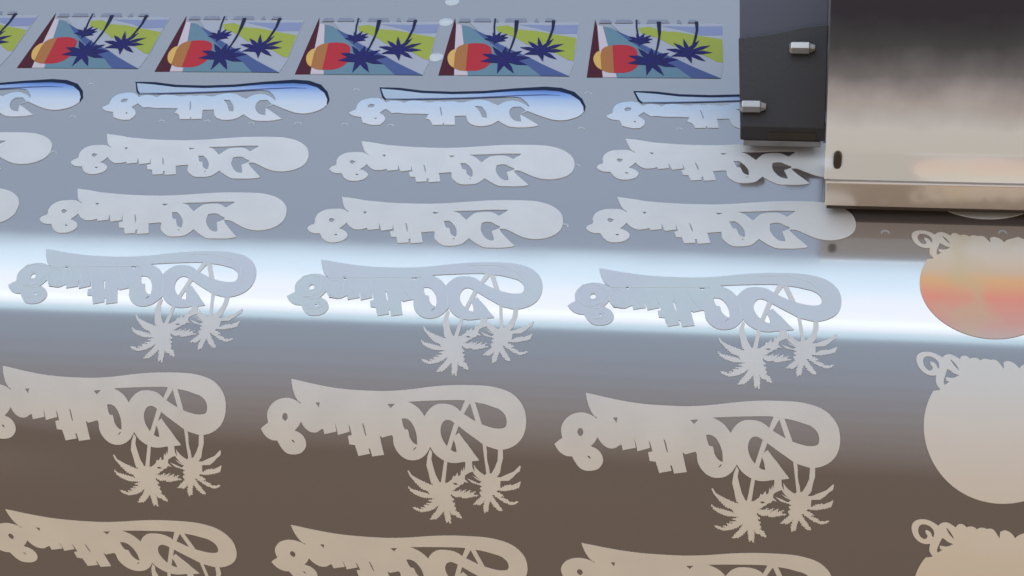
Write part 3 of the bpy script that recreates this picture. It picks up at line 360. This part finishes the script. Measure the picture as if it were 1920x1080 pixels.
# ---------------------------------------------------------------- suction dimples: small rings where the bed's vacuum holes pull the film
def ring(u, v, r, full, parent):
    vs = []; fs = []; n = 20; k = 6
    a_0, a_1 = (0, 2*math.pi) if full else (math.radians(-20), math.radians(200))
    for i in range(n+1):
        a = a_0+(a_1-a_0)*i/n
        taper = 1 if full else math.sin(math.pi*i/n)**.5*0.9+.05
        for j in range(k):
            b = math.pi*j/(k-1); rr = r+math.cos(b)*0.00060*taper; hh = 0.00003+math.sin(b)*0.00022*taper
            vs.append(surf(u+math.cos(a)*rr, v+math.sin(a)*rr, hh))
    for i in range(n):
        for j in range(k-1):
            q = i*k+j; fs.append((q, q+1, q+k+1, q+k))
    me = bpy.data.meshes.new('suction_dimple'); me.from_pydata(vs, [], fs); me.update()
    link('suction_dimple', me, M['rim'], parent, True)
def dome(u, v, r, parent):
    vs = [surf(u, v, 0.0006)]; fs = []; n = 24
    for j in (1, 2, 3, 4):
        for i in range(n):
            a = 2*math.pi*i/n; q = j/4
            vs.append(surf(u+math.cos(a)*r*q, v+math.sin(a)*r*q, 0.0006*math.sqrt(max(0, 1-q*q))+0.00002))
    for i in range(n): fs.append((0, 1+i, 1+(i+1) % n))
    for j in range(3):
        for i in range(n):
            a = 1+j*n; fs.append((a+i, a+n+i, a+n+(i+1) % n, a+(i+1) % n))
    me = bpy.data.meshes.new('water_drop'); me.from_pydata(vs, [], fs); me.update()
    return link('water_drop', me, M['drop'], parent, True)
M['drop'] = mat('cloudy_drop', (0.50, 0.53, 0.55), 0.25, 0, 1.6)
for u, v in [(-0.0086, 0.0789), (-0.0084, 0.0513), (0.0131, 0.0511), (0.1005, 0.0515), (0.1005, 0.0793), (0.1014, 0.0242), (-0.1399, 0.0799), (-0.0306, 0.0514), (-0.0959, 0.051), (-0.0742, 0.0517), (-0.0525, 0.0507), (-0.1402, 0.0531), (-0.1401, 0.0255), (0.1445, 0.0525), (0.2326, -0.0153), (0.2792, -0.0134), (0.1007, -0.0167)]:
    ring(u, v, 0.0015, False, film)
for i, (u, v) in enumerate([(0.0241, 0.1388), (0.0244, 0.1079), (0.0242, 0.1575)]):
    tag(dome(u, v, 0.0036, None), ['clear round drop at the top left corner of a coloured palm print', 'clear round drop beside the sun of a coloured palm print', 'clear drop on bare film at the top edge of the picture'][i], 'drop', 'clear drops on the film')

# ---------------------------------------------------------------- carriage
def box(name, lo, hi, m, parent=None, bev=0.0008):
    import bmesh
    bm = bmesh.new(); bmesh.ops.create_cube(bm, size=1)
    for v in bm.verts: v.co = Vector([(lo[k]+hi[k])/2 + v.co[k]*(hi[k]-lo[k]) for k in range(3)])
    if bev: bmesh.ops.bevel(bm, geom=bm.edges[:], offset=bev, segments=3, affect='EDGES', profile=.5)
    me = bpy.data.meshes.new(name); bm.to_mesh(me); bm.free()
    return link(name, me, m, parent)
def prism_x(name, prof, x0, x1, m, parent=None, bev=0.0, seg=3):
    """a side profile (y, z) run along x"""
    import bmesh
    bm = bmesh.new(); a = [bm.verts.new((x0, y, z)) for y, z in prof]; b = [bm.verts.new((x1, y, z)) for y, z in prof]
    n = len(prof); bm.faces.new(a[::-1]); bm.faces.new(b)
    for i in range(n): bm.faces.new((a[i], a[(i+1) % n], b[(i+1) % n], b[i]))
    bmesh.ops.recalc_face_normals(bm, faces=bm.faces[:])
    if bev: bmesh.ops.bevel(bm, geom=bm.edges[:], offset=bev, segments=seg, affect='EDGES', profile=.5)
    me = bpy.data.meshes.new(name); bm.to_mesh(me); bm.free()
    o = link(name, me, m, parent)
    return o
car = bpy.data.objects.new('printer_carriage', None); COL.objects.link(car); car.location = (0.25, 0, 0.01); car.empty_display_size = .01
tag(car, 'steel covered printer carriage hovering over the film at the right edge', 'printer carriage')
def cover_profile():
    return [(-0.0040, 0.0045), (-0.0040, 0.0165), (-0.0030, 0.0172), (-0.0030, 0.030), (-0.0022, 0.036), (0.0, 0.0425), (0.004, 0.050), (0.010, 0.0585), (0.018, 0.068), (0.030, 0.081), (0.042, 0.092)]
cp = cover_profile()
X0, X1 = 0.2072, 0.62
def shell(name, prof, x0, x1, m, th=0.0015):
    back = [(y+th, z-th*.25) for y, z in prof]
    o = prism_x(name, prof + back[::-1], x0, x1, m, car); return o
lip = prism_x('base_lip', [(-0.0042, 0.0042), (-0.0042, 0.0160), (-0.0036, 0.0164), (0.03, 0.0164), (0.03, 0.0042)], X0+0.0008, X1, M['lip'], car, 0.0003, 2)
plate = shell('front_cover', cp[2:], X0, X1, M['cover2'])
bpy.context.view_layer.update()
for q in (plate,):
    _fn = [p.normal.copy() for p in q.data.polygons]; _ef = {}
    for p in q.data.polygons:
        for k in p.edge_keys: _ef.setdefault(k, []).append(p.index)
    for e in q.data.edges:
        f = _ef[e.key]
        if len(f) == 2 and _fn[f[0]].angle(_fn[f[1]]) > .5: e.use_edge_sharp = True
    for p in q.data.polygons: p.use_smooth = abs(p.normal.x) < .5 and len(p.vertices) == 4
prism_x('side_panel', [(y+0.0016, z) for y, z in cp[1:]] + [(0.10, 0.092), (0.10, 0.0165)], X0+0.0006, X0+0.0022, M['sidepanel'], car)
box('shadow_gap_strip', (X0+0.0015, -0.0046, 0.0030), (X1, 0.02, 0.0042), M['edge'], car, 0.0002)  # shade of the gap under the cover, put in as a dark strip
# oval slot in the front cover
def slot(x, z, rx, rz, y, depth, m, name, parent):
    import bmesh
    bm = bmesh.new(); n = 28; a = []; b = []
    for i in range(n):
        t = 2*math.pi*i/n; sx = math.copysign(abs(math.cos(t))**.7, math.cos(t)); sz = math.copysign(abs(math.sin(t))**.7, math.sin(t))
        a.append(bm.verts.new((x+sx*rx, y, z+sz*rz))); b.append(bm.verts.new((x+sx*rx*.8, y-depth, z+sz*rz*.8)))
    for i in range(n): bm.faces.new((a[i], a[(i+1) % n], b[(i+1) % n], b[i]))
    bm.faces.new(b); bmesh.ops.recalc_face_normals(bm, faces=bm.faces[:])
    me = bpy.data.meshes.new(name); bm.to_mesh(me); bm.free(); return link(name, me, m, parent)
slot(0.2122, 0.0270, 0.0017, 0.0045, -0.0032, 0.0006, M['edge'], 'screw_slot', car)
# black bracket
br = bpy.data.objects.new('side_bracket', None); COL.objects.link(br); br.location = (0.186, 0.04, 0.01); br.empty_display_size = .01
tag(br, 'matt black plastic bracket with two metal pins fixed left of the steel cover', 'bracket')
def plate_xz(name, pts, y0, y1, m, parent, bev=0.0005):
    import bmesh
    bm = bmesh.new(); a = [bm.verts.new((x, y0, z)) for x, z in pts]; b = [bm.verts.new((x, y1, z)) for x, z in pts]; n = len(pts)
    bm.faces.new(a); bm.faces.new(b[::-1])
    for i in range(n): bm.faces.new((a[i], b[i], b[(i+1) % n], a[(i+1) % n]))
    bmesh.ops.recalc_face_normals(bm, faces=bm.faces[:])
    if bev: bmesh.ops.bevel(bm, geom=bm.edges[:], offset=bev, segments=3, affect='EDGES', profile=.5)
    me = bpy.data.meshes.new(name); bm.to_mesh(me); bm.free(); return link(name, me, m, parent)
def slant(name, cols, z_off, m, lip, th=0.003):
    # plate leaning back away from the viewer, with a short upright lip; cols = (x_front, x_back, y_front, y_back)
    import bmesh
    bm = bmesh.new(); rows = []
    f = lambda y: 0.0135 + 0.75*(y-0.037) + z_off
    for xf_, xb, ya, yb in cols:
        pr = [(xf_, ya, f(ya)), (xb, yb, f(yb)), (xb, yb+.0004, f(yb)-th), (xf_, ya+.003, f(ya)-th)]
        if lip: pr += [(xf_, ya+.003, 0.0065), (xf_, ya, 0.0065)]
        rows.append([bm.verts.new(p) for p in pr])
    n = len(rows[0])
    for a, b in zip(rows, rows[1:]):
        for k in range(n): bm.faces.new((a[k], a[(k+1) % n], b[(k+1) % n], b[k]))
    bm.faces.new(rows[0][::-1]); bm.faces.new(rows[-1]); bmesh.ops.recalc_face_normals(bm, faces=bm.faces[:])
    sharp = [e for e in bm.edges if len(e.link_faces) == 2 and e.calc_face_angle(0) > .4]
    bmesh.ops.bevel(bm, geom=sharp, offset=0.0005, segments=3, affect='EDGES', profile=.5)
    me = bpy.data.meshes.new(name); bm.to_mesh(me); bm.free(); return link(name, me, m, br)
slant('front_block', [(0.1716, 0.1694, .037, .0695), (0.1843, 0.1843, .037, .0712), (0.1967, 0.1967, .037, .0737), (0.2077, 0.2077, .037, .0748)], 0, M['blackplastic'], True)
slant('rear_block', [(0.1699, 0.1672, .069, .125), (0.2076, 0.2076, .069, .125)], -0.0022, M['greyplastic'], False)
box('bottom_strip', (0.1730, 0.0362, 0.0040), (0.2060, 0.058, 0.0068), M['stripmetal'], br, 0.0004)
box('recess', (0.1835, 0.0366, 0.0072), (0.2040, 0.045, 0.0112), M['edge'], br, 0.0003)
def hexpin(x, y, z, L, r):
    import bmesh
    bm = bmesh.new(); rings = []
    for xx, rr in ((x-L/2, r*.62), (x-L/2+.0011, r), (x+L/2-.0026, r), (x+L/2-.0022, r*.82), (x+L/2, r*.5)):
        rings.append([bm.verts.new((xx, y+rr*math.cos(math.pi/6+math.pi*k/3), z+rr*math.sin(math.pi/6+math.pi*k/3))) for k in range(6)])
    for a, b in zip(rings, rings[1:]):
        for k in range(6): bm.faces.new((a[k], a[(k+1) % 6], b[(k+1) % 6], b[k]))
    bm.faces.new(rings[0]); bm.faces.new(rings[-1]); bmesh.ops.recalc_face_normals(bm, faces=bm.faces[:])
    bmesh.ops.bevel(bm, geom=bm.edges[:], offset=0.0002, segments=2, affect='EDGES', profile=.5)
    me = bpy.data.meshes.new('metal_pin'); bm.to_mesh(me); bm.free(); return link('metal_pin', me, M['pinmetal'], br)
hexpin(0.1968, 0.0645, 0.0362, 0.0112, 0.0029)
hexpin(0.1768, 0.0430, 0.0202, 0.0112, 0.0029)
